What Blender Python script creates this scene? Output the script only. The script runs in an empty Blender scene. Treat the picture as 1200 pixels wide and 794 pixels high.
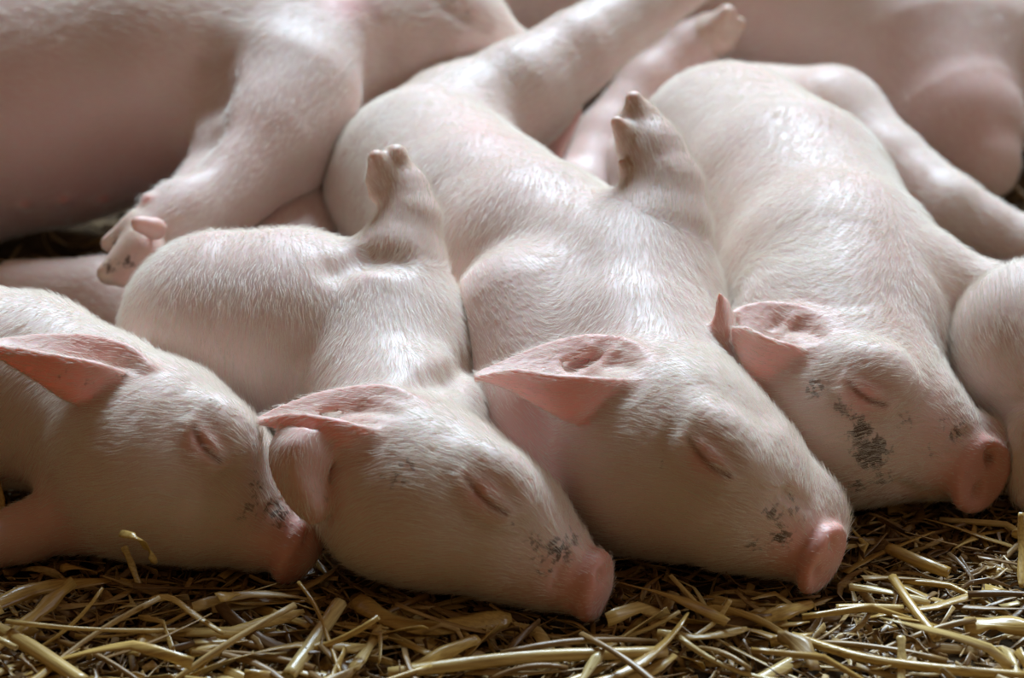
import bpy, math, random
import numpy as np
from mathutils import Vector, Matrix
import os
QUICK = bool(os.environ.get('PIG_QUICK'))
S = bpy.context.scene
COL = S.collection
rng = np.random.default_rng(7)
random.seed(7)

# ------------------------------------------------------------------ camera
W, H = 1200.0, 794.0
PITCH = math.radians(24.0)
FOCUS = 1.27
FPX = 3250.0
CAM_H = 0.619
CAM = np.array([0.0, -1.3 * math.cos(PITCH), CAM_H])
FWD = np.array([0.0, math.cos(PITCH), -math.sin(PITCH)])
RGT = np.array([1.0, 0.0, 0.0])
UPV = np.array([0.0, math.sin(PITCH), math.cos(PITCH)])
cd = bpy.data.cameras.new('camera')
cam = bpy.data.objects.new('camera', cd)
COL.objects.link(cam)
cam.location = CAM
cam.rotation_euler = (math.pi / 2 - PITCH, 0, 0)
cd.sensor_width = 36.0
cd.lens = FPX * 36.0 / W
cd.clip_start = 0.05
cd.dof.use_dof = True
cd.dof.focus_distance = FOCUS
cd.dof.aperture_fstop = 8.0
S.camera = cam

# ------------------------------------------------------------------ light
S.view_settings.view_transform = 'Standard'
S.view_settings.look = 'None'
S.view_settings.gamma = 1.0
S.view_settings.exposure = 0.0
S.view_settings.use_curve_mapping = False
S.cycles.use_denoising = True
S.cycles.filter_width = 1.2
S.cycles.max_bounces = 8
S.cycles.diffuse_bounces = 4
S.cycles.transparent_max_bounces = 6

wd = bpy.data.worlds.new('barn_air')
S.world = wd
wd.use_nodes = True
wn = wd.node_tree.nodes
wl = wd.node_tree.links
wn.clear()
wo = wn.new('ShaderNodeOutputWorld')
wb = wn.new('ShaderNodeBackground')
wb.inputs['Color'].default_value = (1.0, 0.64, 0.34, 1)
wb.inputs['Strength'].default_value = 0.122
wl.new(wb.outputs[0], wo.inputs[0])


def area(name, loc, target, size, size_y, energy, color):
    ld = bpy.data.lights.new(name, 'AREA')
    ld.shape = 'RECTANGLE'
    ld.size, ld.size_y = size, size_y
    ld.energy = energy
    ld.color = color
    o = bpy.data.objects.new(name, ld)
    COL.objects.link(o)
    o.location = loc
    d = Vector(target) - Vector(loc)
    o.rotation_euler = d.to_track_quat('-Z', 'Y').to_euler()
    return o


area('window_light', (0.3, 2.85, 3.15), (0, 0.05, 0.05), 1.9, 1.3, 350, (0.66, 0.84, 1.0))
area('side_window_light', (2.6, -0.5, 1.2), (0, 0, 0.0), 0.7, 0.7, 9, (0.92, 0.95, 1.0))


# ------------------------------------------------------------------ view helpers: where a thing seen from the camera stands
def P(px, py, q):
    """q < 50: height above the ground in cm.  q >= 50: distance along the view axis in cm."""
    x = (px - W / 2) / FPX
    y = -(py - H / 2) / FPX
    d = FWD + x * RGT + y * UPV
    t = (q / 100.0 - CAM_H) / d[2] if q < 50 else q / 100.0
    return CAM + t * d, t


def V(dx, dy, toward):
    v = RGT * dx - UPV * dy - FWD * toward
    return v / np.linalg.norm(v)


# ------------------------------------------------------------------ distance-field modelling
def length(a):
    return np.sqrt(np.einsum('ij,ij->i', a, a))


class Prim:
    def __init__(s, kind, k, lo, hi, data, flow=None, pink=0.0, fur=1.0, op='add', hoof=0.0):
        s.kind, s.k, s.lo, s.hi, s.data, s.op = kind, k, np.array(lo), np.array(hi), data, op
        s.flow, s.pink, s.fur, s.hoof = flow, pink, fur, hoof

    def dist(s, p):
        D = s.data
        if s.kind == 'cone':
            a, r1, b, r2 = D
            ba = b - a
            pa = p - a
            h = np.clip(pa @ ba / max(ba @ ba, 1e-12), 0, 1)
            return length(pa - h[:, None] * ba) - (r1 + (r2 - r1) * h)
        if s.kind == 'ell':
            c, R, rad = D
            q = (p - c) @ R
            k0 = length(q / rad)
            k1 = length(q / (rad * rad))
            return k0 * (k0 - 1.0) / np.maximum(k1, 1e-9)
        if s.kind == 'disc':
            c, R, rad, h, rr = D       # R columns: u, v, n
            q = (p - c) @ R
            e = np.sqrt((q[:, 0] / rad[0]) ** 2 + (q[:, 1] / rad[1]) ** 2)
            dx = (e - 1.0) * min(rad) + rr
            dy = np.abs(q[:, 2]) - h + rr
            return np.minimum(np.maximum(dx, dy), 0) + np.sqrt(np.maximum(dx, 0) ** 2 + np.maximum(dy, 0) ** 2) - rr
        if s.kind == 'chain':
            subs, ki = D
            out = np.full(len(p), 0.06)
            for q in subs:
                ix = np.nonzero(((p > q.lo - 0.03) & (p < q.hi + 0.03)).all(1))[0]
                if len(ix):
                    out[ix] = smin(out[ix], q.dist(p[ix]), ki)
            return out
        if s.kind == 'sheet':
            pts, rads, cp = D
            out = np.full(len(p), 1.0)
            for i in range(0, len(p), 20000):
                out[i:i + 20000] = np.sqrt(((p[i:i + 20000, None, :] - cp[None]) ** 2).sum(-1)).min(1)
            ix = np.nonzero(out < 0.009)[0]
            for i in range(0, len(ix), 3000):
                q = p[ix[i:i + 3000]]
                o = pts.mean(0)
                a = (q - o).astype(np.float32); b = (pts - o).astype(np.float32)
                d2 = np.maximum((a * a).sum(1)[:, None] + (b * b).sum(1)[None] - 2 * a @ b.T, 0)
                out[ix[i:i + 3000]] = (np.sqrt(d2) - rads[None].astype(np.float32)).min(1)
            return out


def smin(a, b, k):
    h = np.maximum(k - np.abs(a - b), 0.0) / k
    return np.minimum(a, b) - h * h * k * 0.25


def smax(a, b, k):
    return -smin(-a, -b, k)


class Pig:
    def __init__(s, name):
        s.name, s.prims, s.others, s.marks = name, [], [], []

    def _add(s, *a, **kw):
        s.prims.append(Prim(*a, **kw))
        return s

    def ball(s, c, r, k=0.02, **kw):
        return s._add('cone', k, c - r, c + r, (c, r, c + 1e-6, r), **kw)

    def chain(s, balls, k=0.014, ki=0.006, **kw):
        """balls: (px, py, q, radius in px)"""
        pr = []
        for px, py, q, r in balls:
            c, t = P(px, py, q)
            pr.append((c, r * t / FPX))
        subs = []
        for (a, r1), (b, r2) in zip(pr[:-1], pr[1:]):
            m = max(r1, r2)
            kk = dict(kw)
            if 'flow' not in kk:
                kk['flow'] = (b - a) / max(np.linalg.norm(b - a), 1e-9)
            subs.append(Prim('cone', k, np.minimum(a, b) - m, np.maximum(a, b) + m, (a, r1, b, r2), **kk))
        return s._add('chain', k, np.min([q.lo for q in subs], 0), np.max([q.hi for q in subs], 0), (subs, min(ki, k)), **kw)

    def ell(s, px, py, q, rad_px, axis, toward=None, k=0.015, up=None, **kw):
        """ellipsoid: rad_px along (axis, second, third)"""
        c, t = P(px, py, q)
        u = np.array(axis, float)
        u /= np.linalg.norm(u)
        w = np.array(up if up is not None else -FWD, float)
        w = w - (w @ u) * u
        w /= np.linalg.norm(w)
        v = np.cross(w, u)
        R = np.stack([u, v, w], 1)
        rad = np.array(rad_px) * t / FPX
        m = rad.max()
        return s._add('ell', k, c - m, c + m, (c, R, rad), **kw)

    def disc(s, px, py, q, ru, rv, h, n, major, rr=4, k=0.006, **kw):
        c, t = P(px, py, q)
        sc = t / FPX
        n = n / np.linalg.norm(n)
        u = major - (major @ n) * n
        u /= np.linalg.norm(u)
        v = np.cross(n, u)
        R = np.stack([u, v, n], 1)
        m = max(ru, rv, h) * sc * 1.2
        return s._add('disc', k, c - m, c + m, (c, R, (ru * sc, rv * sc), h * sc, rr * sc), **kw)

    def ear(s, stations, thick=4.2, k=0.004, **kw):
        """stations from tip to root, each a row of (px, py, q) across the ear"""
        rows = []
        for row in stations:
            rows.append(np.array([P(*c)[0] for c in row]))
        G = np.array(rows)                      # n x m x 3
        def cr(A, n):
            m = len(A)
            out = []
            for i in range(m - 1):
                p0, p1, p2, p3 = A[max(i - 1, 0)], A[i], A[i + 1], A[min(i + 2, m - 1)]
                for j in range(n):
                    t = j / n
                    out.append(0.5 * ((2 * p1) + (-p0 + p2) * t + (2 * p0 - 5 * p1 + 4 * p2 - p3) * t * t + (-p0 + 3 * p1 - 3 * p2 + p3) * t ** 3))
            out.append(A[-1])
            return np.array(out)
        A = cr(G, 14)
        A = cr(A.transpose(1, 0, 2), 20).transpose(1, 0, 2)
        sc = 1.27 / FPX
        n, m, _ = A.shape
        uu = np.linspace(0, 1, n)[:, None] * np.ones((1, m))
        vv = np.linspace(-1, 1, m)[None] * np.ones((n, 1))
        rad = thick * sc * (0.75 + 0.5 * uu) * (1.0 + 0.35 * np.abs(vv) ** 6)
        pts = A.reshape(-1, 3)
        fl = (A[0].mean(0) - A[-1].mean(0))
        fl /= np.linalg.norm(fl)
        return s._add('sheet', k, pts.min(0) - 0.003, pts.max(0) + 0.003, (pts, rad.reshape(-1), A[::6, ::5].reshape(-1, 3)), flow=fl, **kw)

    # ---- surface marks: found on the surface, then carved or raised there
    def field(s, p, contact=True):
        d = np.full(len(p), 0.06)
        for pr in s.prims:
            mar = max(pr.k, 0.012)
            ix = np.nonzero(((p > pr.lo - mar) & (p < pr.hi + mar)).all(1))[0]
            if len(ix) == 0:
                continue
            v = pr.dist(p[ix])
            if pr.op == 'add':
                d[ix] = smin(d[ix], v, pr.k)
            else:
                d[ix] = smax(d[ix], -v, pr.k)
        if contact:
            d = smax(d, 0.0005 - p[:, 2], 0.004)
            for o in s.others:
                ix = np.nonzero(((p > o.lo - 0.01) & (p < o.hi + 0.01)).all(1))[0]
                if len(ix):
                    d[ix] = smax(d[ix], 0.0006 - o.field(p[ix], False), 0.002)
        return d

    @property
    def lo(s):
        return np.min([q.lo for q in s.prims if q.op == 'add'], 0)

    @property
    def hi(s):
        return np.max([q.hi for q in s.prims if q.op == 'add'], 0)

    def hit(s, px, py):
        x = (px - W / 2) / FPX
        y = -(py - H / 2) / FPX
        d = FWD + x * RGT + y * UPV
        ts = np.arange(1.05, 2.3, 0.0015)
        pts = CAM + ts[:, None] * d
        f = s.field(pts, False)
        i = np.nonzero(f < 0)[0]
        if len(i) == 0:
            print('MISS', s.name, px, py)
            return None, None
        i = i[0]
        a = f[i - 1] / (f[i - 1] - f[i])
        t = ts[i - 1] + a * (ts[i] - ts[i - 1])
        return CAM + t * d, t

    def crease(s, pts, r=4, k=0.004, sink=0.5, op='sub', **kw):
        """a line of (px, py) or (px, py, r) on the skin; sink moves it out (sub) or in (add) by that share of its radius"""
        pr = []
        for q in pts:
            c, t = s.hit(q[0], q[1])
            if c is None:
                continue
            rr = (q[2] if len(q) > 2 else r) * t / FPX
            d = (c - CAM)
            d /= np.linalg.norm(d)
            c = c - d * rr * sink if op == 'sub' else c + d * rr * sink
            pr.append((c, rr))
        for (a, r1), (b, r2) in zip(pr[:-1], pr[1:]):
            m = max(r1, r2)
            s._add('cone', k, np.minimum(a, b) - m, np.maximum(a, b) + m, (a, r1, b, r2), op=op, flow=None, **kw)
        return s

    def mark(s, kind, px, py, r, amount=1.0):
        c, t = s.hit(px, py)
        if c is None:
            return s
        s.marks.append((kind, c, r * t / FPX, amount))
        return s

    def mesh(s, vox):
        lo = s.lo - 3 * vox
        hi = s.hi + 3 * vox
        lo[2] = max(lo[2], -3 * vox)
        n = (np.ceil((hi - lo) / (4 * vox)).astype(int) + 1)
        # level 0
        def grid_pts(idx, step):
            return lo + idx * (vox * step)
        sh = tuple(n)
        idx = np.indices(sh).reshape(3, -1).T
        d = s.field(grid_pts(idx, 4)).reshape(sh)
        for step in (2, 1):
            band = 2.0 * step * 2 * vox
            act = np.abs(d) < band
            d = np.repeat(np.repeat(np.repeat(d, 2, 0), 2, 1), 2, 2)
            act = np.repeat(np.repeat(np.repeat(act, 2, 0), 2, 1), 2, 2)
            idx = np.stack(np.nonzero(act), 1)
            d[act] = s.field(grid_pts(idx, step))
        # surface nets
        ins = d < 0
        c = np.zeros(tuple(np.array(d.shape) - 1), np.uint8)
        for i in (0, 1):
            for j in (0, 1):
                for k in (0, 1):
                    c += ins[i:d.shape[0] - 1 + i, j:d.shape[1] - 1 + j, k:d.shape[2] - 1 + k]
        cells = np.stack(np.nonzero((c > 0) & (c < 8)), 1)
        vid = np.full(c.shape, -1, np.int32)
        vid[tuple(cells.T)] = np.arange(len(cells))
        acc = np.zeros((len(cells), 3))
        cnt = np.zeros(len(cells))
        cor = [(i, j, k) for i in (0, 1) for j in (0, 1) for k in (0, 1)]
        val = {q: d[cells[:, 0] + q[0], cells[:, 1] + q[1], cells[:, 2] + q[2]] for q in cor}
        for a in cor:
            for ax in range(3):
                if a[ax]:
                    continue
                b = list(a); b[ax] = 1; b = tuple(b)
                va, vb = val[a], val[b]
                m = (va < 0) != (vb < 0)
                t = np.where(m, va / np.where(m, va - vb, 1), 0)
                pos = np.array(a, float) + np.eye(3)[ax] * t[:, None]
                acc += pos * m[:, None]
                cnt += m
        verts = lo + (cells + acc / cnt[:, None]) * vox
        faces = []
        for ax in range(3):
            u, v = (ax + 1) % 3, (ax + 2) % 3
            sl0 = [slice(None)] * 3; sl1 = [slice(None)] * 3
            sl0[ax] = slice(0, -1); sl1[ax] = slice(1, None)
            A, B = ins[tuple(sl0)], ins[tuple(sl1)]
            e = np.stack(np.nonzero(A != B), 1)
            e = e[(e[:, u] > 0) & (e[:, v] > 0) & (e[:, u] < d.shape[u] - 1) & (e[:, v] < d.shape[v] - 1)]
            fl = A[tuple(e.T)]
            def cell(du, dv):
                q = e.copy(); q[:, u] -= du; q[:, v] -= dv
                return vid[tuple(q.T)]
            f = np.stack([cell(1, 1), cell(0, 1), cell(0, 0), cell(1, 0)], 1)
            f[~fl] = f[~fl][:, ::-1]
            faces.append(f)
        F = np.concatenate(faces)
        F = F[(F >= 0).all(1)]
        # one light smoothing pass over neighbours, shape kept
        E = np.concatenate([F[:, [0, 1]], F[:, [1, 2]], F[:, [2, 3]], F[:, [3, 0]]])
        deg = np.bincount(E[:, 0], minlength=len(verts)) + np.bincount(E[:, 1], minlength=len(verts))
        for lam in (0.5, -0.3, 0.4):
            sm = np.stack([np.bincount(E[:, 0], verts[E[:, 1], k], len(verts)) + np.bincount(E[:, 1], verts[E[:, 0], k], len(verts)) for k in range(3)], 1)
            verts = verts + lam * (sm / np.maximum(deg, 1)[:, None] - verts)
        return verts, F

    def build(s, vox, mats, label, group, category='pig', density=6e5, hair=0.007):
        verts, F = s.mesh(vox)
        N = len(verts)
        ds = []
        flat = []
        for pr in s.prims:
            flat += pr.data[0] if pr.kind == 'chain' else [pr]
        for pr in flat:
            ds.append(pr.dist(verts) if pr.op == 'add' else None)
        dm = np.min([x for x in ds if x is not None], 0)
        wsum = np.zeros(N); flow = np.zeros((N, 3)); pink = np.zeros(N); fur = np.zeros(N); hoof = np.zeros(N)
        for pr, x in zip(flat, ds):
            if x is None or pr.flow is None:
                continue
            w = np.exp(-np.maximum(x - dm, 0) / 0.006)
            wsum += w
            flow += w[:, None] * pr.flow
            w2 = np.exp(-np.maximum(x - dm, 0) / 0.002)
            pink = np.maximum(pink, w2 * pr.pink)
            hoof = np.maximum(hoof, w2 * pr.hoof)
            fur += w * pr.fur
        flow /= wsum[:, None]
        fur /= wsum
        dirt_shade = np.zeros(N); rose = np.zeros(N); lash_nostril = np.zeros(N)
        for kind, c, r, am in s.marks:
            g = np.exp(-(length(verts - c) / r) ** 2) * am
            if kind == 'dirt_shade':
                dirt_shade = np.maximum(dirt_shade, g)
            elif kind == 'rose':
                rose = np.maximum(rose, g)
            elif kind == 'lash_nostril':
                lash_nostril = np.maximum(lash_nostril, g)
            elif kind == 'bald':
                fur *= 1 - np.clip(g, 0, 1)
        base = np.array([verts[:, 0].mean(), verts[:, 1].mean(), verts[:, 2].min()])
        me = bpy.data.meshes.new(s.name)
        me.vertices.add(N)
        me.vertices.foreach_set('co', (verts - base).astype(np.float32).ravel())
        me.loops.add(F.size)
        me.loops.foreach_set('vertex_index', F.astype(np.int32).ravel())
        me.polygons.add(len(F))
        me.polygons.foreach_set('loop_start', np.arange(0, F.size, 4, dtype=np.int32))
        me.polygons.foreach_set('use_smooth', np.ones(len(F), bool))
        me.update(calc_edges=True)
        me.validate()
        at = me.attributes.new('flow', 'FLOAT_VECTOR', 'POINT')
        at.data.foreach_set('vector', flow.astype(np.float32).ravel())
        for nm, arr in (('pink', pink), ('fur', fur), ('hoof', hoof), ('dirt_shade', dirt_shade), ('rose', rose), ('lash_nostril', lash_nostril)):
            at = me.attributes.new(nm, 'FLOAT', 'POINT')
            at.data.foreach_set('value', np.clip(arr, 0, 2).astype(np.float32))
        me.materials.append(mats[0])
        ob = bpy.data.objects.new(s.name, me)
        COL.objects.link(ob)
        ob.location = base
        ob['label'] = label
        ob['category'] = category
        if group:
            ob['group'] = group
        if not os.environ.get('PIG_BALD'):
            print('HAIRS', comb_and_coat(ob, verts - base, F, flow, fur, mats[1], density, hair))
        return ob


# ------------------------------------------------------------------ fur
def comb_and_coat(ob, verts, F, flow, fur, mat, density, hair):
    """short hair growing out of the skin, combed along the flow by a per-face direction map"""
    me = ob.data
    me.materials.append(mat)
    q = verts[F]                                        # f x 4 x 3
    nrm = np.cross(q[:, 2] - q[:, 0], q[:, 3] - q[:, 1])
    ar = length(nrm) * 0.5
    nrm /= np.maximum(length(nrm), 1e-12)[:, None]
    f = flow[F].mean(1)
    # locks: the direction wanders over the coat in small patches
    c = q.mean(1)
    w = np.stack([np.sin(c[:, 1] * 410 + 2.1 * np.sin(c[:, 2] * 190) + c[:, 0] * 120),
                  np.sin(c[:, 2] * 370 + 1.7 * np.sin(c[:, 0] * 230) + c[:, 1] * 90),
                  np.sin(c[:, 0] * 430 + 1.9 * np.sin(c[:, 1] * 210) + c[:, 2] * 100)], 1)
    f = f / np.maximum(length(f), 1e-9)[:, None] + 0.12 * w
    t = f - (f * nrm).sum(1)[:, None] * nrm
    t /= np.maximum(length(t), 1e-9)[:, None]
    b = np.cross(nrm, t)
    uv = np.stack([np.einsum('fvk,fk->fv', q - c[:, None], t), np.einsum('fvk,fk->fv', q - c[:, None], b)], -1) * 100
    lay = me.uv_layers.new(name='comb')
    lay.data.foreach_set('uv', uv.astype(np.float32).ravel())
    cover = np.clip(fur, 0, 1) * (verts[:, 2] > 0.003)
    for nm, arr in (('coat_density', cover), ('coat_length', np.clip(fur, 0, 1) ** 0.6)):
        vg = ob.vertex_groups.new(name=nm)
        lv = np.round(arr * 16).astype(int)
        for k in range(1, 17):
            ids = np.nonzero(lv == k)[0]
            if len(ids):
                vg.add(ids.tolist(), k / 16, 'REPLACE')
    n = int(density * (ar * cover[F].mean(1)).sum())
    md = ob.modifiers.new('coat', 'PARTICLE_SYSTEM')
    ps = md.particle_system
    st = ps.settings
    st.type = 'HAIR'
    st.count = n
    st.use_advanced_hair = True
    st.emit_from = 'FACE'
    st.distribution = 'RAND'
    st.use_emit_random = True
    st.use_even_distribution = True
    st.hair_step = 3
    st.display_step = 2
    st.render_step = 2
    st.normal_factor = hair * 0.30 / 4
    st.tangent_factor = hair / 4
    st.tangent_phase = 0.5
    st.factor_random = hair * 0.15 / 4
    st.length_random = 0.55
    st.material = 2
    st.root_radius = 1.0
    st.tip_radius = 0.25
    st.radius_scale = 0.00013
    st.roughness_2 = hair * 0.10
    st.roughness_2_size = 1.0
    ps.vertex_group_density = 'coat_density'
    ps.vertex_group_length = 'coat_length'
    return n


# ------------------------------------------------------------------ materials
def nodes_of(name):
    m = bpy.data.materials.new(name)
    m.use_nodes = True
    nt = m.node_tree
    nt.nodes.clear()
    out = nt.nodes.new('ShaderNodeOutputMaterial')
    return m, nt.nodes, nt.links.new, out


def mixc(n, L, fac, a, b):
    m = n.new('ShaderNodeMix'); m.data_type = 'RGBA'
    if hasattr(fac, 'links'): L(fac, m.inputs[0])
    else: m.inputs[0].default_value = fac
    for i, x in ((6, a), (7, b)):
        if hasattr(x, 'links'): L(x, m.inputs[i])
        else: m.inputs[i].default_value = (*x, 1)
    return m.outputs[2]


def ramp(n, L, src, stops):
    r = n.new('ShaderNodeValToRGB')
    e = r.color_ramp.elements
    while len(e) < len(stops): e.new(0.5)
    for el, (p, c) in zip(e, stops):
        el.position = p
        el.color = (*c, 1) if len(c) == 3 else c
    L(src, r.inputs[0])
    return r.outputs[0]


def skin_material():
    m, n, L, out = nodes_of('piglet_skin')
    b = n.new('ShaderNodeBsdfPrincipled')
    tc = n.new('ShaderNodeTexCoord')
    def at(name):
        a = n.new('ShaderNodeAttribute'); a.attribute_name = name
        return a.outputs['Fac']
    def noise(scale, det=3, dist=0):
        t = n.new('ShaderNodeTexNoise'); t.inputs['Scale'].default_value = scale
        t.inputs['Detail'].default_value = det; t.inputs['Distortion'].default_value = dist
        L(tc.outputs['Object'], t.inputs['Vector'])
        return t.outputs['Fac']
    big = noise(16, 3)
    c = mixc(n, L, ramp(n, L, big, [(0.35, (0, 0, 0)), (0.68, (1, 1, 1))]), (0.78, 0.62, 0.56), (0.75, 0.54, 0.48))
    c = mixc(n, L, at('rose'), c, (0.78, 0.36, 0.31))
    c = mixc(n, L, at('pink'), c, (0.72, 0.36, 0.30))
    c = mixc(n, L, at('lash_nostril'), c, (0.22, 0.08, 0.06))
    fine = noise(420, 2)
    hf = n.new('ShaderNodeMath'); hf.operation = 'MULTIPLY'; L(at('hoof'), hf.inputs[0]); hf.inputs[1].default_value = 0.7
    hcol = mixc(n, L, noise(160, 3), (0.84, 0.70, 0.58), (0.50, 0.32, 0.21))
    c = mixc(n, L, hf.outputs[0], c, hcol)
    # mud: blotches of their own shape where muddy, plus one foot's painted cleft shade
    sp = noise(330, 5, 0.3)
    thr = n.new('ShaderNodeMath'); thr.operation = 'ADD'
    am = n.new('ShaderNodeMath'); am.operation = 'MULTIPLY'; L(at('dirt_shade'), am.inputs[0]); am.inputs[1].default_value = 0.42
    L(sp, thr.inputs[0]); L(am.outputs[0], thr.inputs[1])
    spot = ramp(n, L, thr.outputs[0], [(0.74, (0, 0, 0)), (0.86, (1, 1, 1))])
    sb = n.new('ShaderNodeMath'); sb.operation = 'MULTIPLY'; L(spot, sb.inputs[0])
    dm = n.new('ShaderNodeMath'); dm.operation = 'MINIMUM'; dm.inputs[1].default_value = 0.9; L(at('dirt_shade'), dm.inputs[0])
    L(dm.outputs[0], sb.inputs[1])
    c = mixc(n, L, sb.outputs[0], c, (0.09, 0.055, 0.035))
    L(c, b.inputs['Base Color'])
    b.inputs['Roughness'].default_value = 0.48
    b.inputs['Specular IOR Level'].default_value = 0.45
    b.subsurface_method = 'RANDOM_WALK'
    b.inputs['Subsurface Weight'].default_value = 0.55
    b.inputs['Subsurface Radius'].default_value = (1.0, 0.32, 0.18)
    b.inputs['Subsurface Scale'].default_value = 0.006
    bp = n.new('ShaderNodeBump'); bp.inputs['Strength'].default_value = 0.2; bp.inputs['Distance'].default_value = 0.0004
    hm = n.new('ShaderNodeMath'); hm.operation = 'ADD'; L(fine, hm.inputs[0]); L(noise(130, 3), hm.inputs[1])
    L(hm.outputs[0], bp.inputs['Height'])
    L(bp.outputs[0], b.inputs['Normal'])
    L(b.outputs[0], out.inputs[0])
    return m


def fur_material():
    m, n, L, out = nodes_of('piglet_hair')
    d = n.new('ShaderNodeBsdfDiffuse'); d.inputs['Color'].default_value = (0.93, 0.885, 0.79, 1)
    t = n.new('ShaderNodeBsdfTranslucent'); t.inputs['Color'].default_value = (0.93, 0.88, 0.77, 1)
    g = n.new('ShaderNodeBsdfGlossy'); g.inputs['Roughness'].default_value = 0.35; g.inputs['Color'].default_value = (1, 1, 1, 1)
    m1 = n.new('ShaderNodeMixShader'); m1.inputs[0].default_value = 0.45
    L(d.outputs[0], m1.inputs[1]); L(t.outputs[0], m1.inputs[2])
    m2 = n.new('ShaderNodeMixShader'); m2.inputs[0].default_value = 0.10
    L(m1.outputs[0], m2.inputs[1]); L(g.outputs[0], m2.inputs[2])
    L(m2.outputs[0], out.inputs[0])
    return m


def straw_material(name, c1, c2, c3, rough=0.42):
    m, n, L, out = nodes_of(name)
    b = n.new('ShaderNodeBsdfPrincipled')
    tc = n.new('ShaderNodeTexCoord')
    mp = n.new('ShaderNodeMapping'); mp.inputs['Scale'].default_value = (40, 900, 900)
    L(tc.outputs['Object'], mp.inputs[0])
    t = n.new('ShaderNodeTexNoise'); t.inputs['Scale'].default_value = 1.0; t.inputs['Detail'].default_value = 3
    L(mp.outputs[0], t.inputs['Vector'])
    oi = n.new('ShaderNodeObjectInfo')
    at = n.new('ShaderNodeAttribute'); at.attribute_name = 'tone'
    ad = n.new('ShaderNodeMath'); ad.operation = 'ADD'
    L(oi.outputs['Random'], ad.inputs[0]); L(at.outputs['Fac'], ad.inputs[1])
    fr = n.new('ShaderNodeMath'); fr.operation = 'FRACT'; L(ad.outputs[0], fr.inputs[0])
    base = ramp(n, L, fr.outputs[0], [(0.0, c1), (0.5, c2), (1.0, c3)])
    dk = n.new('ShaderNodeMix'); dk.data_type = 'RGBA'; dk.blend_type = 'MULTIPLY'; dk.inputs[0].default_value = 0.8
    L(base, dk.inputs[6]); L(ramp(n, L, t.outputs['Fac'], [(0.3, (0.55, 0.45, 0.35)), (0.6, (1, 1, 1))]), dk.inputs[7])
    L(dk.outputs[2], b.inputs['Base Color'])
    b.inputs['Roughness'].default_value = rough
    b.inputs['Specular IOR Level'].default_value = 0.6
    bp = n.new('ShaderNodeBump'); bp.inputs['Strength'].default_value = 0.5; bp.inputs['Distance'].default_value = 0.0004
    L(t.outputs['Fac'], bp.inputs['Height']); L(bp.outputs[0], b.inputs['Normal'])
    L(b.outputs[0], out.inputs[0])
    return m


def ground_material():
    m, n, L, out = nodes_of('trodden_bedding')
    b = n.new('ShaderNodeBsdfPrincipled')
    tc = n.new('ShaderNodeTexCoord')
    t = n.new('ShaderNodeTexNoise'); t.inputs['Scale'].default_value = 90; t.inputs['Detail'].default_value = 6
    L(tc.outputs['Object'], t.inputs['Vector'])
    c = ramp(n, L, t.outputs['Fac'], [(0.3, (0.035, 0.02, 0.011)), (0.55, (0.11, 0.07, 0.035)), (0.75, (0.2, 0.14, 0.075))])
    L(c, b.inputs['Base Color']); b.inputs['Roughness'].default_value = 0.9; b.inputs['Specular IOR Level'].default_value = 0.1
    bp = n.new('ShaderNodeBump'); bp.inputs['Strength'].default_value = 0.8; bp.inputs['Distance'].default_value = 0.003
    L(t.outputs['Fac'], bp.inputs['Height']); L(bp.outputs[0], b.inputs['Normal'])
    L(b.outputs[0], out.inputs[0])
    return m


SKIN = skin_material()
HAIR = fur_material()
MATS = (SKIN, HAIR)

# ------------------------------------------------------------------ ground
nx, ny = 160, 160
gx = np.linspace(-1.1, 1.1, nx); gy = np.linspace(-0.75, 1.6, ny)
GX, GY = np.meshgrid(gx, gy, indexing='ij')
GZ = -0.006 + 0.003 * np.sin(GX * 31 + 2 * np.sin(GY * 17)) + 0.002 * np.sin(GY * 53 + GX * 21)
gv = np.stack([GX, GY, GZ], -1).reshape(-1, 3)
ii = np.arange(nx * ny).reshape(nx, ny)
gf = np.stack([ii[:-1, :-1], ii[1:, :-1], ii[1:, 1:], ii[:-1, 1:]], -1).reshape(-1, 4)
me = bpy.data.meshes.new('floor')
me.from_pydata(gv.tolist(), [], gf.tolist())
me.polygons.foreach_set('use_smooth', [True] * len(gf))
me.materials.append(ground_material())
fl = bpy.data.objects.new('floor', me)
COL.objects.link(fl)
fl['kind'] = 'structure'

#@@PIGS
# ------------------------------------------------------------------ the piglets
HF = dict(hoof=1.0, fur=0.0, pink=0.2)


def toes(p, a, b, c, d, w1, w2):
    """two claws, each a short tapering chain from the foot to its tip"""
    p.chain([a, b], k=0.003, **HF) if w1 else None
    p.chain([c, d], k=0.003, **HF) if w2 else None


# --- front pig at the left edge
p1 = Pig('piglet')
tail = V(-0.9, -0.35, -0.3)
p1.chain([(338, 636, 1.9, 38), (298, 610, 2.8, 54), (245, 575, 4.0, 84), (185, 540, 4.9, 108)], k=0.012)
p1.chain([(185, 540, 4.9, 106), (115, 490, 5.2, 100), (30, 455, 5.6, 110), (-70, 455, 5.6, 130), (-230, 440, 6.2, 150), (-350, 430, 6.2, 140)], k=0.018, flow=V(-.6, .8, .1))
p1.ell(255, 540, 5.2, (62, 52, 60), V(.8, .55, 0), k=0.012, flow=tail)          # brow
p1.chain([(150, 590, 2.8, 45), (90, 608, 1.9, 36), (30, 624, 1.5, 33), (-60, 650, 1.4, 30)], k=0.018, fur=0.35, pink=0.25)
p1.disc(351, 643, 1.9, 46, 36, 9, V(.8, .42, .38), V(-.5, .85, .1), rr=8, k=0.006, pink=.95, fur=0.1, flow=tail)
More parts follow.
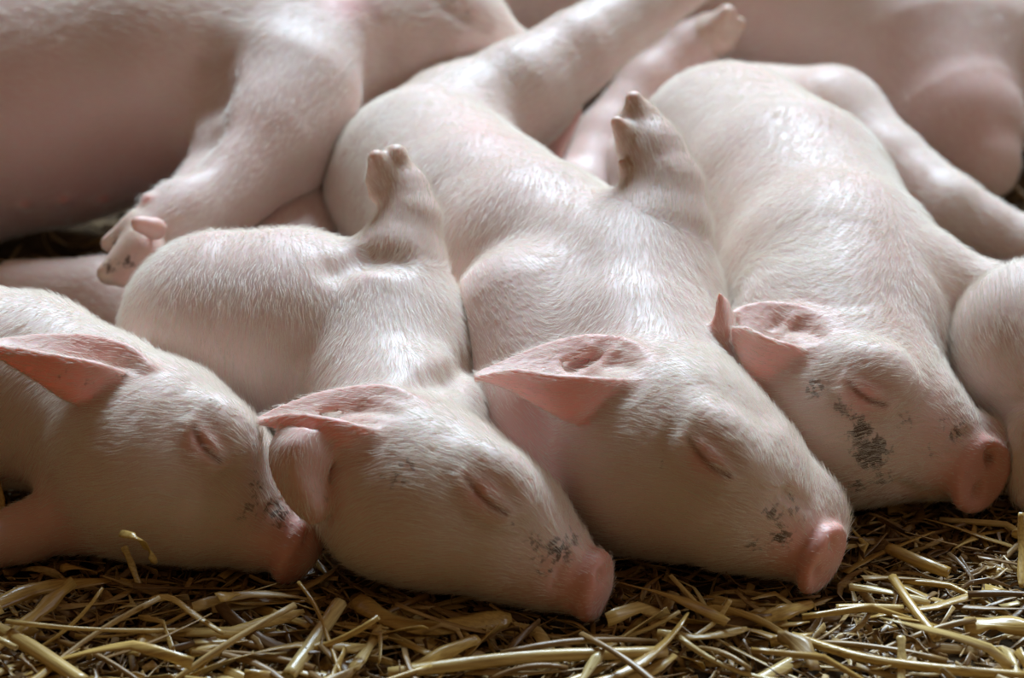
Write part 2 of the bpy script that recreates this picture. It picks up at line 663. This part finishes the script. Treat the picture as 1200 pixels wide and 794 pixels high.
p1.ear([[(-24, 403, 126.5), (-24, 405, 126.3), (-24, 409, 126.1)],
        [(10, 399, 127.2), (4, 420, 125.6), (10, 409, 124.9)],
        [(60, 395, 127.2), (45, 444, 124.9), (60, 418, 123.9)],
        [(112, 398, 126.8), (84, 468, 125.0), (110, 428, 124.2)],
        [(152, 410, 126.2), (118, 468, 125.7), (145, 440, 125.2)],
        [(176, 432, 125.6), (145, 462, 126.0), (170, 452, 126.0)]], fur=0.6, pink=0.38)
# --- second pig
p2 = Pig('piglet')
p2.chain([(676, 680, 1.8, 40), (636, 654, 2.5, 57), (590, 622, 3.5, 79), (530, 592, 4.3, 96), (472, 572, 4.6, 97)], k=0.012)
p2.chain([(472, 572, 4.6, 97), (470, 500, 5.0, 98), (430, 420, 5.6, 118), (340, 402, 6.0, 132), (262, 392, 6.2, 122)], k=0.018, flow=V(.1, 1, .1))
p2.ell(590, 590, 4.4, (60, 42, 50), V(.8, .55, 0), k=0.012, flow=V(-.8, -.5, -.2))
p2.ell(470, 400, 7.0, (85, 80, 80), V(.3, .9, 0), k=0.018, flow=V(-.1, 1, .1))
p2.chain([(452, 348, 135.5, 60), (470, 300, 136, 48), (480, 258, 136.5, 35), (473, 225, 137, 28), (457, 203, 137.3, 26)], k=0.016)
p2.chain([(462, 203, 137.2, 21), (464, 182, 136.8, 14)], k=0.004, **HF)
p2.chain([(448, 204, 136.6, 19), (441, 186, 136.2, 11)], k=0.004, **HF)
p2.chain([(442, 226, 136.6, 11), (434, 212, 136.4, 5)], k=0.004, **HF)
p2.chain([(330, 330, 152, 70), (345, 260, 156, 58), (375, 235, 158, 45)], k=0.012, pink=0.2, fur=.5)   # hind leg tucked behind
p2.chain([(220, 400, 150, 80), (120, 350, 152, 48), (20, 345, 154, 40)], k=0.012, pink=0.2, fur=.5)
p2.disc(697, 687, 1.8, 43, 34, 9, V(.92, .2, .34), V(-.14, .98, .1), rr=8, k=0.006, pink=.95, fur=0.1, flow=V(-1, 0, 0))
p2.ear([[(303, 492, 125.3), (303, 493, 125.2), (304, 495, 125.0)],
        [(335, 477, 125.5), (328, 501, 124.4), (338, 488, 123.6)],
        [(378, 463, 125.6), (368, 519, 123.3), (380, 492, 122.7)],
        [(425, 456, 125.4), (405, 534, 122.8), (423, 503, 122.4)],
        [(465, 459, 125.0), (432, 536, 123.3), (455, 512, 123.0)],
        [(494, 480, 124.6), (455, 530, 124.0), (482, 515, 123.8)]], fur=0.6, pink=0.38)
p2.ear([[(366, 612, 123.0), (370, 611, 122.6), (376, 608, 122.8)],
        [(343, 592, 123.2), (362, 592, 121.9), (384, 590, 122.6)],
        [(324, 556, 123.6), (345, 556, 121.8), (378, 562, 122.6)],
        [(321, 528, 123.8), (345, 524, 121.9), (384, 538, 122.6)],
        [(330, 508, 123.8), (358, 506, 122.4), (392, 520, 123.0)]], fur=0.5, pink=0.45)
# --- third pig
p3 = Pig('piglet')
p3.chain([(944, 643, 2.0, 40), (905, 612, 2.9, 61), (860, 575, 4.1, 93), (800, 540, 4.8, 112), (760, 535, 4.9, 112)], k=0.012)
p3.chain([(775, 520, 5.0, 112), (735, 430, 6.0, 118), (700, 360, 6.6, 128), (620, 320, 6.8, 130), (560, 275, 7.0, 122), (500, 215, 7.2, 112)], k=0.018, flow=V(-.1, 1, .1))
p3.ell(880, 525, 5.0, (75, 45, 55), V(.8, .6, 0), k=0.012, flow=V(-.8, -.5, -.2))
p3.ell(755, 350, 8.0, (95, 85, 85), V(.4, .9, 0), k=0.018, flow=V(-.1, 1, .1))
p3.chain([(762, 310, 138, 70), (776, 262, 138, 54), (778, 220, 138.5, 44), (764, 178, 139, 36), (750, 148, 139.5, 28)], k=0.016)
p3.chain([(754, 148, 139.3, 22), (743, 117, 139, 11)], k=0.004, **HF)
p3.chain([(740, 166, 138.6, 20), (723, 143, 138, 8)], k=0.004, **HF)
p3.chain([(736, 200, 138, 11), (727, 190, 137.6, 4)], k=0.004, **HF)
p3.chain([(470, 235, 156, 92), (540, 160, 157, 84), (610, 110, 158, 62), (675, 62, 160, 47), (745, 12, 163, 40), (830, -45, 166, 34)], k=0.015, fur=.7)
p3.chain([(560, 300, 158, 85), (685, 228, 167, 40), (715, 165, 170, 40), (762, 102, 172, 38), (810, 58, 173, 32), (832, 42, 173, 28)], k=0.012, fur=.5, pink=.15)
p3.chain([(836, 36, 172, 20), (852, 16, 171.5, 11)], k=0.004, **HF)
p3.chain([(846, 46, 172, 18), (866, 28, 172, 9)], k=0.004, **HF)
p3.chain([(645, 172, 166, 18), (666, 130, 165, 16)], k=0.006, pink=.6, fur=0.0)
p3.disc(963, 655, 2.0, 46, 36, 9, V(.8, .4, .48), V(-.5, .85, .1), rr=8, k=0.006, pink=.95, fur=0.1, flow=V(-1, 0, 0))
p3.ell(962, 594, 3.1, (46, 30, 30), V(.45, .9, 0), k=0.012, flow=V(-.6, -.8, 0))
p3.ear([[(557, 440, 127.5), (557, 441, 127.3), (558, 444, 127.1)],
        [(600, 422, 128.2), (592, 452, 126.3), (602, 436, 125.3)],
        [(645, 405, 128.4), (632, 472, 125.3), (645, 442, 124.2)],
        [(694, 396, 128.2), (670, 491, 125.0), (694, 446, 124.2)],
        [(742, 405, 127.4), (704, 492, 126.0), (738, 450, 125.1)],
        [(766, 434, 126.2), (735, 480, 126.4), (766, 462, 126.0)]], fur=0.6, pink=0.38)
p3.ear([[(850, 352, 132), (848, 350, 131.5), (844, 346, 131)],
        [(856, 372, 132), (850, 372, 131), (842, 366, 131)],
        [(860, 400, 132), (850, 400, 131), (835, 395, 131)],
        [(860, 425, 132), (850, 430, 131), (835, 425, 131.5)]], fur=0.4, pink=0.4)
p3.chain([(620, 390, 136, 100), (655, 490, 132, 90), (700, 575, 130, 72)], k=0.014, pink=.12, fur=.6, flow=V(-.5, -.8, -.2))
# --- fourth pig
p4 = Pig('piglet')
p4.chain([(1138, 549, 2.0, 39), (1105, 528, 2.9, 54), (1070, 508, 3.7, 74), (1020, 492, 4.3, 92), (985, 492, 4.4, 96)], k=0.012)
p4.chain([(1000, 480, 4.6, 96), (1000, 400, 5.5, 105), (975, 330, 6.2, 125), (920, 250, 6.6, 132), (855, 190, 6.8, 116)], k=0.018, flow=V(-.3, 1, .1))
p4.chain([(985, 350, 140.5, 98), (955, 405, 137, 86), (930, 465, 133.5, 62)], k=0.04, flow=V(-.5, -.8, -.2))
p4.chain([(800, 190, 168, 70), (760, 215, 168, 66), (750, 260, 166, 55)], k=0.015, fur=.7)
p4.chain([(895, 168, 168, 94), (970, 152, 165, 72), (1035, 198, 162, 52), (1110, 247, 159, 42), (1200, 290, 158, 33), (1280, 320, 157, 26)], k=0.012, fur=.7)
p4.chain([(1020, 340, 141, 88), (1090, 330, 140, 52), (1160, 350, 139, 40), (1240, 370, 139, 30)], k=0.012, fur=.8)
p4.disc(1148, 557, 131.6, 47, 38, 9, V(.5, .25, .85), V(-.3, .92, .1), rr=8, k=0.006, pink=.95, fur=0.1, flow=V(-1, 0, 0))
p4.ell(1168, 520, 3.0, (34, 20, 22), V(.5, .85, 0), k=0.012, flow=V(-.6, -.8, 0))
p4.ear([[(846, 376, 132), (846, 382, 131.8), (848, 388, 131.6)],
        [(870, 362, 132.8), (860, 402, 131.1), (872, 386, 130.2)],
        [(902, 357, 132.8), (872, 426, 130.5), (900, 399, 129.6)],
        [(938, 362, 132.4), (888, 448, 130.5), (928, 408, 129.6)],
        [(968, 378, 131.8), (912, 450, 131.2), (952, 418, 130.4)],
        [(982, 402, 131.0), (938, 446, 131.4), (972, 430, 131.2)]], fur=0.6, pink=0.38)
# --- fifth pig, cut by the right edge
p5 = Pig('piglet')
p5.chain([(1216, 408, 6.0, 104), (1300, 430, 6.0, 120), (1420, 440, 6.5, 150)], k=0.018, flow=V(-.2, -1, -.2))
p5.chain([(1222, 495, 4.0, 46), (1206, 535, 2.6, 38), (1212, 575, 1.4, 26)], k=0.012)
p5.chain([(1216, 560, 1.6, 20), (1196, 578, 1.0, 11)], k=0.005, hoof=.6, fur=.1)
# --- big pig lying behind on the left
p6 = Pig('pig')
p6.chain([(-220, 130, 163, 165), (-60, 118, 163, 170), (60, 100, 163, 162), (190, 76, 162, 150), (300, 72, 162, 132), (385, 88, 162, 108), (450, 58, 162, 90)], k=0.018, flow=V(-1, -.15, -.1))
p6.chain([(450, 45, 162, 92), (520, 42, 162, 78), (580, 75, 163, 50), (620, 95, 164, 34)], k=0.012)
p6.chain([(355, 110, 160, 98), (338, 130, 157, 86), (304, 178, 154, 63), (258, 226, 151, 41), (212, 258, 148.5, 31), (172, 280, 147, 29)], k=0.03, ki=0.028)
p6.chain([(165, 288, 146, 26), (128, 320, 145.4, 15)], k=0.005, **HF)
p6.chain([(172, 300, 145.5, 24), (145, 328, 145, 10)], k=0.005, hoof=.5, fur=0., pink=.5)
p6.chain([(160, 270, 147, 22), (128, 285, 147, 11)], k=0.005, **HF)
p6.chain([(182, 268, 144.2, 14), (162, 262, 143.6, 10)], k=0.004, hoof=.3, fur=0., pink=.6)
# --- pig lying right at the back
p7 = Pig('pig')
p7.chain([(560, -60, 184, 165), (720, -40, 184, 175), (870, -5, 183, 170), (1000, 28, 182, 157), (1110, 68, 181, 130)], k=0.018, flow=V(-1, 0, -.1))
p7.chain([(1085, 85, 177, 112), (1115, 145, 174, 86), (1142, 188, 172, 54)], k=0.025, fur=.7)
p7.chain([(1150, 72, 182, 118), (1240, 88, 182, 112), (1340, 110, 182, 80)], k=0.012, flow=V(-1, -.2, -.1))

# ---- creases, lids and other shapes on the skin
def eye(p, pts, rose=22):
    (x0, y0), (x1, y1), (x2, y2) = pts
    ux, uy = (x2 - x0), (y2 - y0)
    l = math.hypot(ux, uy); ux /= l; uy /= l
    nx_, ny_ = uy, -ux                       # towards the brow
    def off(a, b, rr): return [(x0 + ux * l * q + nx_ * (b + a * math.sin(q * math.pi)), y0 + uy * l * q + ny_ * (b + a * math.sin(q * math.pi)), rr) for q in (0.0, 0.33, 0.66, 1.0)]
    slit = off(-5, 1, 3.0)
    brow = off(6, 24, 14)
    p.crease(brow, k=0.016, sink=0.75, op='add')
    p.crease(off(5, 7, 8), k=0.006, sink=0.62, op='add')
    p.crease(off(-9, -5, 7), k=0.006, sink=0.75, op='add')
    p.crease(slit, k=0.0022, sink=-0.15)
    p.crease(off(5, 16, 3), k=0.006, sink=0.7)
    for i in range(15):
        q = i / 14
        b_ = 1 - 5 * math.sin(q * math.pi)
        p.mark('lash_nostril', x0 + ux * l * q + nx_ * b_, y0 + uy * l * q + ny_ * b_, 3.4, 0.5 + 0.4 * q)
    p.mark('rose', x1, y1, rose * 1.2, 0.75)
    p.mark('bald', x1, y1, rose * 0.65, 0.8)


eye(p1, [(226, 500), (238, 518), (256, 540)])
eye(p2, [(546, 560), (566, 580), (592, 602)])
eye(p3, [(806, 514), (828, 535), (853, 559)])
eye(p4, [(994, 448), (1014, 463), (1036, 475)])

# hollows and folds inside the pinna
p3.crease([(668, 420), (695, 414), (735, 422)], r=12, k=0.004, sink=0.88)
p3.crease([(668, 430), (690, 408)], r=5, k=0.004, sink=0.75, op='add')
p3.crease([(700, 432), (722, 412)], r=5, k=0.004, sink=0.75, op='add')
p4.crease([(915, 378), (935, 378), (956, 387)], r=10, k=0.004, sink=0.9)
p4.crease([(915, 392), (930, 372)], r=4, k=0.004, sink=0.75, op='add')
p2.crease([(380, 480), (420, 474), (460, 478)], r=9, k=0.004, sink=0.86)
for p, x, y, rr in ((p3, 695, 422, 40), (p4, 935, 382, 26), (p2, 420, 478, 30), (p1, 100, 410, 30)):
    p.mark('rose', x, y, rr, .5)
p4.crease([(1050, 566), (1085, 578), (1115, 585)], r=2.5, k=0.005, sink=0.4)
# nostrils
p3.crease([(976, 634, 5), (976, 642, 5)], k=0.003, sink=-0.1)
p3.crease([(957, 668, 4), (955, 676, 4)], k=0.003, sink=-0.1)
p2.crease([(704, 672, 4), (704, 680, 4)], k=0.003, sink=-0.1)
p1.crease([(362, 626, 4), (360, 634, 4)], k=0.003, sink=-0.1)
p4.crease([(1158, 531, 7), (1160, 541, 7)], k=0.003, sink=-0.6)
p4.mark('lash_nostril', 1159, 536, 6, .8).mark('lash_nostril', 1145, 575, 5, .8).mark('lash_nostril', 976, 638, 4, .6)  # dark brown painted into the nostril hollows
p4.crease([(1146, 571, 6), (1144, 579, 6)], k=0.003, sink=-0.6)
# snout wrinkles
p3.crease([(905, 590), (925, 577), (948, 590)], r=4, k=0.005)
p4.crease([(1108, 530), (1120, 512), (1135, 505)], r=3, k=0.004)
p1.crease([(305, 620), (312, 600), (325, 588)], r=3, k=0.004)
p2.crease([(650, 690), (655, 668), (668, 650)], r=2.5, k=0.004)
# body folds
p2.crease([(395, 312), (430, 296), (465, 300)], r=6, k=0.014, sink=1.2)
p2.crease([(490, 450), (530, 440), (548, 425)], r=5, k=0.012, sink=0.9)
p6.crease([(248, 70), (246, 110), (235, 155), (215, 190)], r=10, k=0.02, sink=0.5)
p6.crease([(455, 60), (450, 100), (440, 130)], r=8, k=0.02, sink=0.5)
p6.crease([(520, 5), (545, 15), (570, 30)], r=4, k=0.008, sink=0.6)
p5.crease([(1195, 470), (1175, 482), (1166, 500)], r=5, k=0.01, sink=0.6)
for x, y in ((30, 240), (75, 235), (122, 234), (172, 232)):
    p6.crease([(x, y, 6), (x + 1, y + 1, 5)], k=0.005, sink=-0.2, op='add')
    p6.mark('rose', x, y, 9, 1.0)

# mud, painted cleft shade and colour
for p, ms in ((p1, [(325, 600, 24, .85), (300, 570, 22, .7), (290, 600, 26, .6), (250, 470, 14, .6), (150, 440, 24, .5), (70, 440, 20, .5), (100, 455, 20, .5), (345, 560, 10, .6), (150, 425, 12, .5)]),
              (p2, [(655, 645, 24, .95), (640, 665, 16, .8), (672, 630, 18, .75), (630, 640, 24, .65), (465, 560, 30, .55), (480, 545, 20, .5), (420, 535, 10, .6), (600, 610, 8, .8), (380, 585, 14, .6)]),
              (p3, [(915, 628, 20, .95), (905, 600, 18, .8), (930, 590, 16, .75), (885, 640, 22, .65), (775, 540, 30, .4), (940, 610, 10, .6), (700, 425, 12, .3)]),
              (p4, [(1022, 530, 27, 1.3), (1008, 505, 22, 1.1), (1005, 570, 18, 0.9), (955, 455, 20, .75), (985, 480, 22, .7), (1000, 490, 16, .85), (1035, 560, 26, .7), (1120, 505, 22, .75), (1060, 495, 24, .6), (1110, 495, 20, .6), (1090, 530, 14, .6)]),
              (p6, [(130, 312, 12, .9), (150, 306, 12, .9), (135, 285, 10, .8), (540, 10, 20, .6)])):  # leading marks darken the toe cleft: shade painted in, beside real mud
    for m in ms:
        p.mark('dirt_shade', *m)
for p, ms in ((p1, [(335, 640, 42, .8), (60, 610, 60, .35)]),
              (p2, [(672, 690, 46, .8), (620, 690, 40, .3), (320, 300, 60, .1)]),
              (p3, [(940, 650, 44, .85), (620, 500, 60, .5), (650, 540, 50, .5), (560, 150, 80, .2)]),
              (p4, [(1125, 560, 40, .8), (1100, 500, 40, .3)]),
              (p6, [(60, 230, 190, .45), (170, 200, 120, .4), (408, 4, 30, .8)]),
              (p7, [(1150, 120, 90, .35)])):
    for m in ms:
        p.mark('rose', *m)
        p.mark('bald', m[0], m[1], m[2] * .9, m[3] * .7)

# soft bodies press against each other
p2.others = [p1] if False else []
p1.others = [p2]
p3.others = [p2]
p4.others = [p3]
p5.others = [p4]
p6.others = [p1, p2, p3]
p7.others = [p6, p3, p4, p5]
PIGS = [p1, p2, p3, p4, p5, p6, p7]
VOX = 0.0026 if QUICK else 0.0014
G = 'piglets asleep in a row'
LABELS = [
    'white piglet cut off by the left edge, snout against the next piglet\'s ear',
    'white piglet with two pink ears showing, snout low in the straw, second from left',
    'white piglet in the middle, one ear pointing out, shiny pink snout, hind leg stretched up',
    'white piglet with a muddy dark patch on its cheek and both nostrils showing',
    'white piglet of which only a rounded flank and a foreleg show at the right edge',
    'big pink pig lying across behind the left piglets, one foreleg hanging between them',
    'pinkish brown shaded pig lying at the very back, behind the raised hind leg']
for i, (p, lb) in enumerate(zip(PIGS, LABELS)):
    far = i >= 5
    p.build(VOX * (1.5 if far else 1.0), MATS, lb, G if i < 5 else None, density=(3.0e5 if far else 6.5e5), hair=(0.008 if far else 0.0076))
#@@STRAW
# ------------------------------------------------------------------ bedding
STRAW = [straw_material('golden_straw', (0.50, 0.31, 0.08), (0.64, 0.43, 0.13), (0.74, 0.58, 0.26), 0.30),
         straw_material('dull_straw', (0.20, 0.11, 0.04), (0.38, 0.23, 0.08), (0.60, 0.43, 0.18), 0.40)]


def sweep(path, widths, ups, kind, sides=8, hollow=True):
    """tube: round stalk with a hollow end.  blade: split stalk, a curved strip with thickness."""
    path = np.array(path, float)
    n = len(path)
    T = np.gradient(path, axis=0)
    T /= length(T)[:, None]
    up = np.array(ups, float)
    U = up - (up * T).sum(1)[:, None] * T
    U /= length(U)[:, None]
    B = np.cross(T, U)
    vs, fs = [], []
    if kind == 'tube':
        prof_o = [(math.cos(a), math.sin(a)) for a in np.linspace(0, 2 * math.pi, sides, endpoint=False)]
        rings = [(i, 1.0, 0) for i in range(n)]
        order = [(0, 0.72, 1)] + rings + [(n - 1, 0.72, 1)]
        order = [(2, 0.66, 0)] + order + [(n - 3, 0.66, 0)] if n > 5 else order
        for i, s_, _ in order:
            w = widths[i] * s_
            for c, q in prof_o:
                vs.append(path[i] + B[i] * c * w + U[i] * q * w * 0.8)
        m = sides
        for r_ in range(len(order) - 1):
            for j in range(m):
                fs.append((r_ * m + j, r_ * m + (j + 1) % m, (r_ + 1) * m + (j + 1) % m, (r_ + 1) * m + j))
        fs.append(tuple(range(m))[::-1])
        fs.append(tuple((len(order) - 1) * m + j for j in range(m)))
    else:
        k = 5
        for i in range(n):
            w = widths[i]
            for j in range(k):
                a = -1 + 2 * j / (k - 1)
                vs.append(path[i] + B[i] * a * w - U[i] * (a * a) * w * 0.2)
            for j in range(k - 1, -1, -1):
                a = -1 + 2 * j / (k - 1)
                vs.append(path[i] + B[i] * a * w * 0.96 - U[i] * ((a * a) * w * 0.2 + 0.00035))
        m = 2 * k
        for r_ in range(n - 1):
            for j in range(m):
                fs.append((r_ * m + j, r_ * m + (j + 1) % m, (r_ + 1) * m + (j + 1) % m, (r_ + 1) * m + j))
        fs.append(tuple(range(m))[::-1])
        fs.append(tuple((n - 1) * m + j for j in range(m)))
    return vs, fs


def mesh_of(name, vs, fs, mat, tone=None):
    me = bpy.data.meshes.new(name)
    me.from_pydata([tuple(v) for v in vs], [], fs)
    me.polygons.foreach_set('use_smooth', [True] * len(fs))
    if tone is not None:
        a = me.attributes.new('tone', 'FLOAT', 'POINT')
        a.data.foreach_set('value', tone)
    me.materials.append(mat)
    return me


def random_piece(L, w, kind, bend=0.12, kink=0.25):
    n = 9
    u = np.linspace(-0.5, 0.5, n)
    amp = rng.normal(0, bend) * L
    path = np.stack([u * L, amp * (u * u * 4 - 0.5) * 0.5, rng.normal(0, bend * 0.4) * L * (u * u * 4)], 1)
    if rng.random() < kink:                       # a snapped stalk
        i = int(rng.integers(3, 6))
        ang = rng.uniform(0.3, 1.0) * rng.choice([-1, 1])
        q = path[i:] - path[i]
        c, s_ = math.cos(ang), math.sin(ang)
        path[i:, 0] = path[i, 0] + c * q[:, 0] - s_ * q[:, 1]
        path[i:, 1] = path[i, 1] + s_ * q[:, 0] + c * q[:, 1]
    wd_ = w * (1 + 0.12 * np.sin(u * 9 + rng.uniform(0, 6)))
    if kind == 'blade':
        wd_ = wd_ * np.clip(1.15 - np.abs(u) ** 3 * rng.uniform(0, 3), 0.3, 1) * (1 + 0.15 * rng.normal(size=n))
        if rng.random() < .5:
            wd_[-1] *= 0.25
    tw = rng.uniform(-1.2, 1.2) * (1 if kind == 'blade' else 0.1)
    ups = [(0, math.sin(tw * x * 2), math.cos(tw * x * 2)) for x in u]
    return path, wd_, ups


def all_pigs(p):
    d = np.full(len(p), 1.0)
    for q in PIGS:
        ix = np.nonzero(((p > q.lo - 0.02) & (p < q.hi + 0.02)).all(1))[0]
        if len(ix):
            d[ix] = np.minimum(d[ix], q.field(p[ix], False))
    return d


def bed(x, y):
    """height of the trodden layer"""
    return -0.004 + 0.004 * np.clip((-0.02 - y) / 0.12, 0, 1)


# hand-laid stalks, the ones that can be told apart in the photograph
def laid(pts, w, kind, label, mat=0, name='straw_stalk', h=0.6):
    q = [P(*c)[0] for c in pts]
    n = 12
    A = np.array([q[0]] * 1 + q + [q[-1]] * 1)
    out = []
    segs = len(q) - 1
    for i in range(n):
        t = i / (n - 1) * segs
        j = min(int(t), segs - 1); t -= j
        p0, p1_, p2_, p3_ = A[j], A[j + 1], A[j + 2], A[j + 3]
        out.append(0.5 * ((2 * p1_) + (-p0 + p2_) * t + (2 * p0 - 5 * p1_ + 4 * p2_ - p3_) * t * t + (-p0 + 3 * p1_ - 3 * p2_ + p3_) * t ** 3))
    out = np.array(out)
    ww = w * 1.25 / FPX * np.ones(n)
    if kind == 'blade':
        ww[0] *= 0.75; ww[-1] *= 0.55; ww[-2] *= .85
        ww *= 1 + 0.12 * np.sin(np.arange(n) * 1.3 + pts[0][0])
    c = out.mean(0)
    ups = [(0, -0.5 + .4 * math.sin(i * .5 + w), 0.85) for i in range(n)]
    yaw = math.atan2(out[-1][1] - out[0][1], out[-1][0] - out[0][0])
    RZ = np.array(Matrix.Rotation(-yaw, 3, 'Z'))
    vs, fs = sweep((out - c) @ RZ.T, ww, np.array(ups) @ RZ.T, kind)
    ob = bpy.data.objects.new(name, mesh_of(name, vs, fs, STRAW[mat]))
    COL.objects.link(ob)
    ob.location = c
    ob.rotation_euler = (0, 0, yaw)
    ob['label'] = label
    ob['category'] = 'straw'
    ob['group'] = 'loose straw on the ground'
    return ob


laid([(455, 789, 0.9), (540, 778, 1.2), (640, 768, 1.2), (782, 764, 1.0)], 8, 'tube', 'long glossy yellow stalk lying level below the second pig\'s snout')
laid([(560, 745, 1.6), (520, 765, 1.3), (470, 790, 0.9)], 8, 'blade', 'short split yellow stalk pointing down left from the long glossy stalk')
laid([(928, 745, .8), (1010, 770, 1.0), (1100, 783, 1.0), (1215, 793, .8)], 6, 'tube', 'long slanting yellow stalk along the bottom right, below the middle pig')
laid([(-12, 732, 1.0), (40, 760, 1.1), (100, 800, 1.0)], 9, 'tube', 'greenish yellow round stalk slanting down at the bottom left corner')
laid([(-15, 712, 1.4), (30, 693, 1.4), (68, 684, 1.2), (130, 678, .8)], 9, 'blade', 'broad flat yellow blade at the left edge below the foreleg')
laid([(1042, 642, .9), (1078, 658, 1.0), (1112, 671, .8)], 8, 'tube', 'thick pale yellow tube of straw below the muddy pig\'s chin')
laid([(1197, 600, 2.6), (1198, 640, 1.4), (1197, 688, .4)], 5, 'blade', 'pale upright straw standing at the right edge')
laid([(398, 706, 1.5), (372, 745, 1.2), (338, 792, .8)], 9, 'tube', 'thick straw tube slanting down left below the first two snouts')
laid([(416, 700, 1.2), (452, 722, 1.2), (500, 733, 1.1), (560, 728, .9), (600, 724, .7)], 12, 'blade', 'broad brownish folded blade lying below the second pig\'s jaw')
laid([(1046, 676, 1.2), (1070, 712, 1.2), (1098, 748, .9)], 6, 'tube', 'straight stalk slanting down right, beneath the thick pale tube')
laid([(1056, 744, 1.8), (1057, 770, 1.2), (1056, 800, .6)], 5, 'blade', 'short upright golden straw in the bottom right, before the long slanting stalk')
laid([(140, 624, 4.6), (156, 627, 4.8), (166, 632, 4.4), (174, 645, 3.4), (183, 660, 2.5)], 5, 'blade', 'bent yellow straw resting against the chin of the left-edge piglet')
laid([(145, 640, 2.8), (155, 662, 1.8), (164, 688, .8)], 4, 'blade', 'thin frayed straw standing up below the left-edge piglet\'s chin')
laid([(995, 687, .9), (1040, 692, 1.0), (1090, 706, .8)], 5, 'blade', 'shiny pale straw running right from the middle pig\'s snout')
laid([(894, 723, 1.0), (925, 714, 1.1), (951, 704, .8)], 9, 'blade', 'short flat straw right beneath the middle pig\'s snout disc')
laid([(980, 713, 1.1), (1015, 712, 1.2), (1058, 714, 1.0)], 6, 'tube', 'short bright stalk lying level to the right below the middle snout')
laid([(1130, 733, 1.0), (1170, 728, 1.1), (1210, 738, 1.0)], 12, 'blade', 'wide golden blade lying at the right edge near the bottom')
laid([(-5, 560, 3.0), (2, 590, 2.0), (-1, 640, .8)], 4, 'blade', 'thin straw standing at the left edge before the foreleg')
laid([(770, 740, 1.3), (820, 745, 1.3), (876, 736, 1.2)], 5, 'blade', 'thin yellow straw with a split end between the second and middle snouts')
laid([(856, 702, 2.2), (838, 728, 1.5), (800, 752, 1.1)], 3, 'blade', 'frayed thin straw crossing the split yellow one below the middle pig')
laid([(350, 682, 1.7), (372, 715, 1.6), (400, 792, 1.0)], 2.5, 'tube', 'thin curved fibre crossing the thick tube below the first snout')
laid([(175, 703, 1.8), (200, 700, 1.9), (232, 722, 1.5), (262, 742, 1.2)], 4, 'blade', 'pale frayed straw with a forked tip on the left bedding')

# the other countable stalks: prototypes, then copies
protos = []
for i in range(32):
    kind = 'tube' if i % 4 == 0 else 'blade'
    L = rng.uniform(0.02, 0.085)
    w = rng.uniform(0.0010, 0.0018) if kind == 'tube' else rng.uniform(0.0009, 0.0036)
    path, wd_, ups = random_piece(L, w, kind)
    m = 0 if rng.random() < 0.6 else 1
    vs, fs = sweep(path, wd_, ups, kind)
    protos.append((mesh_of('straw_stalk', vs, fs, STRAW[m]), path, w, kind, m))
LBL = {('tube', 0): 'short round golden stalk lying loose in the bedding before the pigs',
       ('tube', 1): 'short round brownish stalk lying loose in the bedding before the pigs',
       ('blade', 0): 'split golden blade of straw lying loose in the bedding before the pigs',
       ('blade', 1): 'split brownish blade of straw lying loose in the bedding before the pigs'}
first = {}
count, tries = 0, 0
while count < 276 and tries < 6000:
    tries += 1
    me, path, w, kind, m = protos[int(rng.integers(len(protos)))]
    x = rng.uniform(-0.25, 0.25)
    y = rng.uniform(-0.185, 0.02 + 0.05 * (x > 0.12))
    yaw = rng.normal(0, 0.75) if rng.random() < .75 else rng.uniform(0, 3.14)
    pit = rng.normal(0, 0.10) if rng.random() < .88 else rng.uniform(-.5, .5)
    M = Matrix.Rotation(yaw, 3, 'Z') @ Matrix.Rotation(pit, 3, 'Y') @ Matrix.Rotation(rng.uniform(-.7, .7), 3, 'X')
    Q = path @ np.array(M).T
    z = bed(x, y) + rng.uniform(0, 0.009) - Q[:, 2].min() * 0.75
    Q = Q + (x, y, z)
    if all_pigs(Q).min() < w + 0.0008:
        continue
    key = (kind, m)
    if key not in first:
        ob = bpy.data.objects.new('straw_stalk', me)
        first[key] = ob
    else:
        ob = first[key].copy()
        ob.data = me
    COL.objects.link(ob)
    ob.location = (x, y, z)
    ob.rotation_euler = M.to_euler()
    ob['label'] = LBL[key]
    ob['category'] = 'straw'
    ob['group'] = 'loose straw on the ground'
    count += 1

# chaff and broken bits that nobody could count
VS, FS, TN = [], [], []
nb = 0
for k in range(7000):
    front = k < 4600
    if front:
        x = rng.uniform(-0.27, 0.27); y = rng.uniform(-0.2, 0.06)
    else:
        x = rng.uniform(-0.7, 0.7); y = rng.uniform(-0.35, 0.7)
    kind = 'blade' if rng.random() < .9 else 'tube'
    L = rng.uniform(0.006, 0.035) * (1 if front else 1.7)
    w = rng.uniform(0.0003, 0.0018) if kind == 'blade' else rng.uniform(0.0003, 0.0009)
    path, wd_, ups = random_piece(L, w, kind, 0.2, 0.2)
    path, wd_, ups = path[::2], wd_[::2], ups[::2]
    M = np.array(Matrix.Rotation(rng.uniform(0, 3.14), 3, 'Z') @ Matrix.Rotation(rng.normal(0, .16), 3, 'Y') @ Matrix.Rotation(rng.uniform(-1.2, 1.2), 3, 'X'))
    Q = path @ M.T
    Q = Q + (x, y, bed(x, y) - 0.002 + rng.uniform(0, 0.007) - Q[:, 2].min() * 0.6)
    if all_pigs(Q).min() < 0.001:
        continue
    vs, fs = sweep(Q, wd_, [M @ np.array(u) for u in ups], kind, sides=5)
    o = len(VS)
    VS += vs
    FS += [tuple(o + i for i in f) for f in fs]
    TN += [rng.random()] * len(vs)
me = mesh_of('straw_litter', VS, FS, STRAW[1], TN)
ob = bpy.data.objects.new('straw_litter', me)
COL.objects.link(ob)
ob['kind'] = 'stuff'
ob['label'] = 'trampled brown chaff and broken straw covering the ground'
ob['category'] = 'straw'
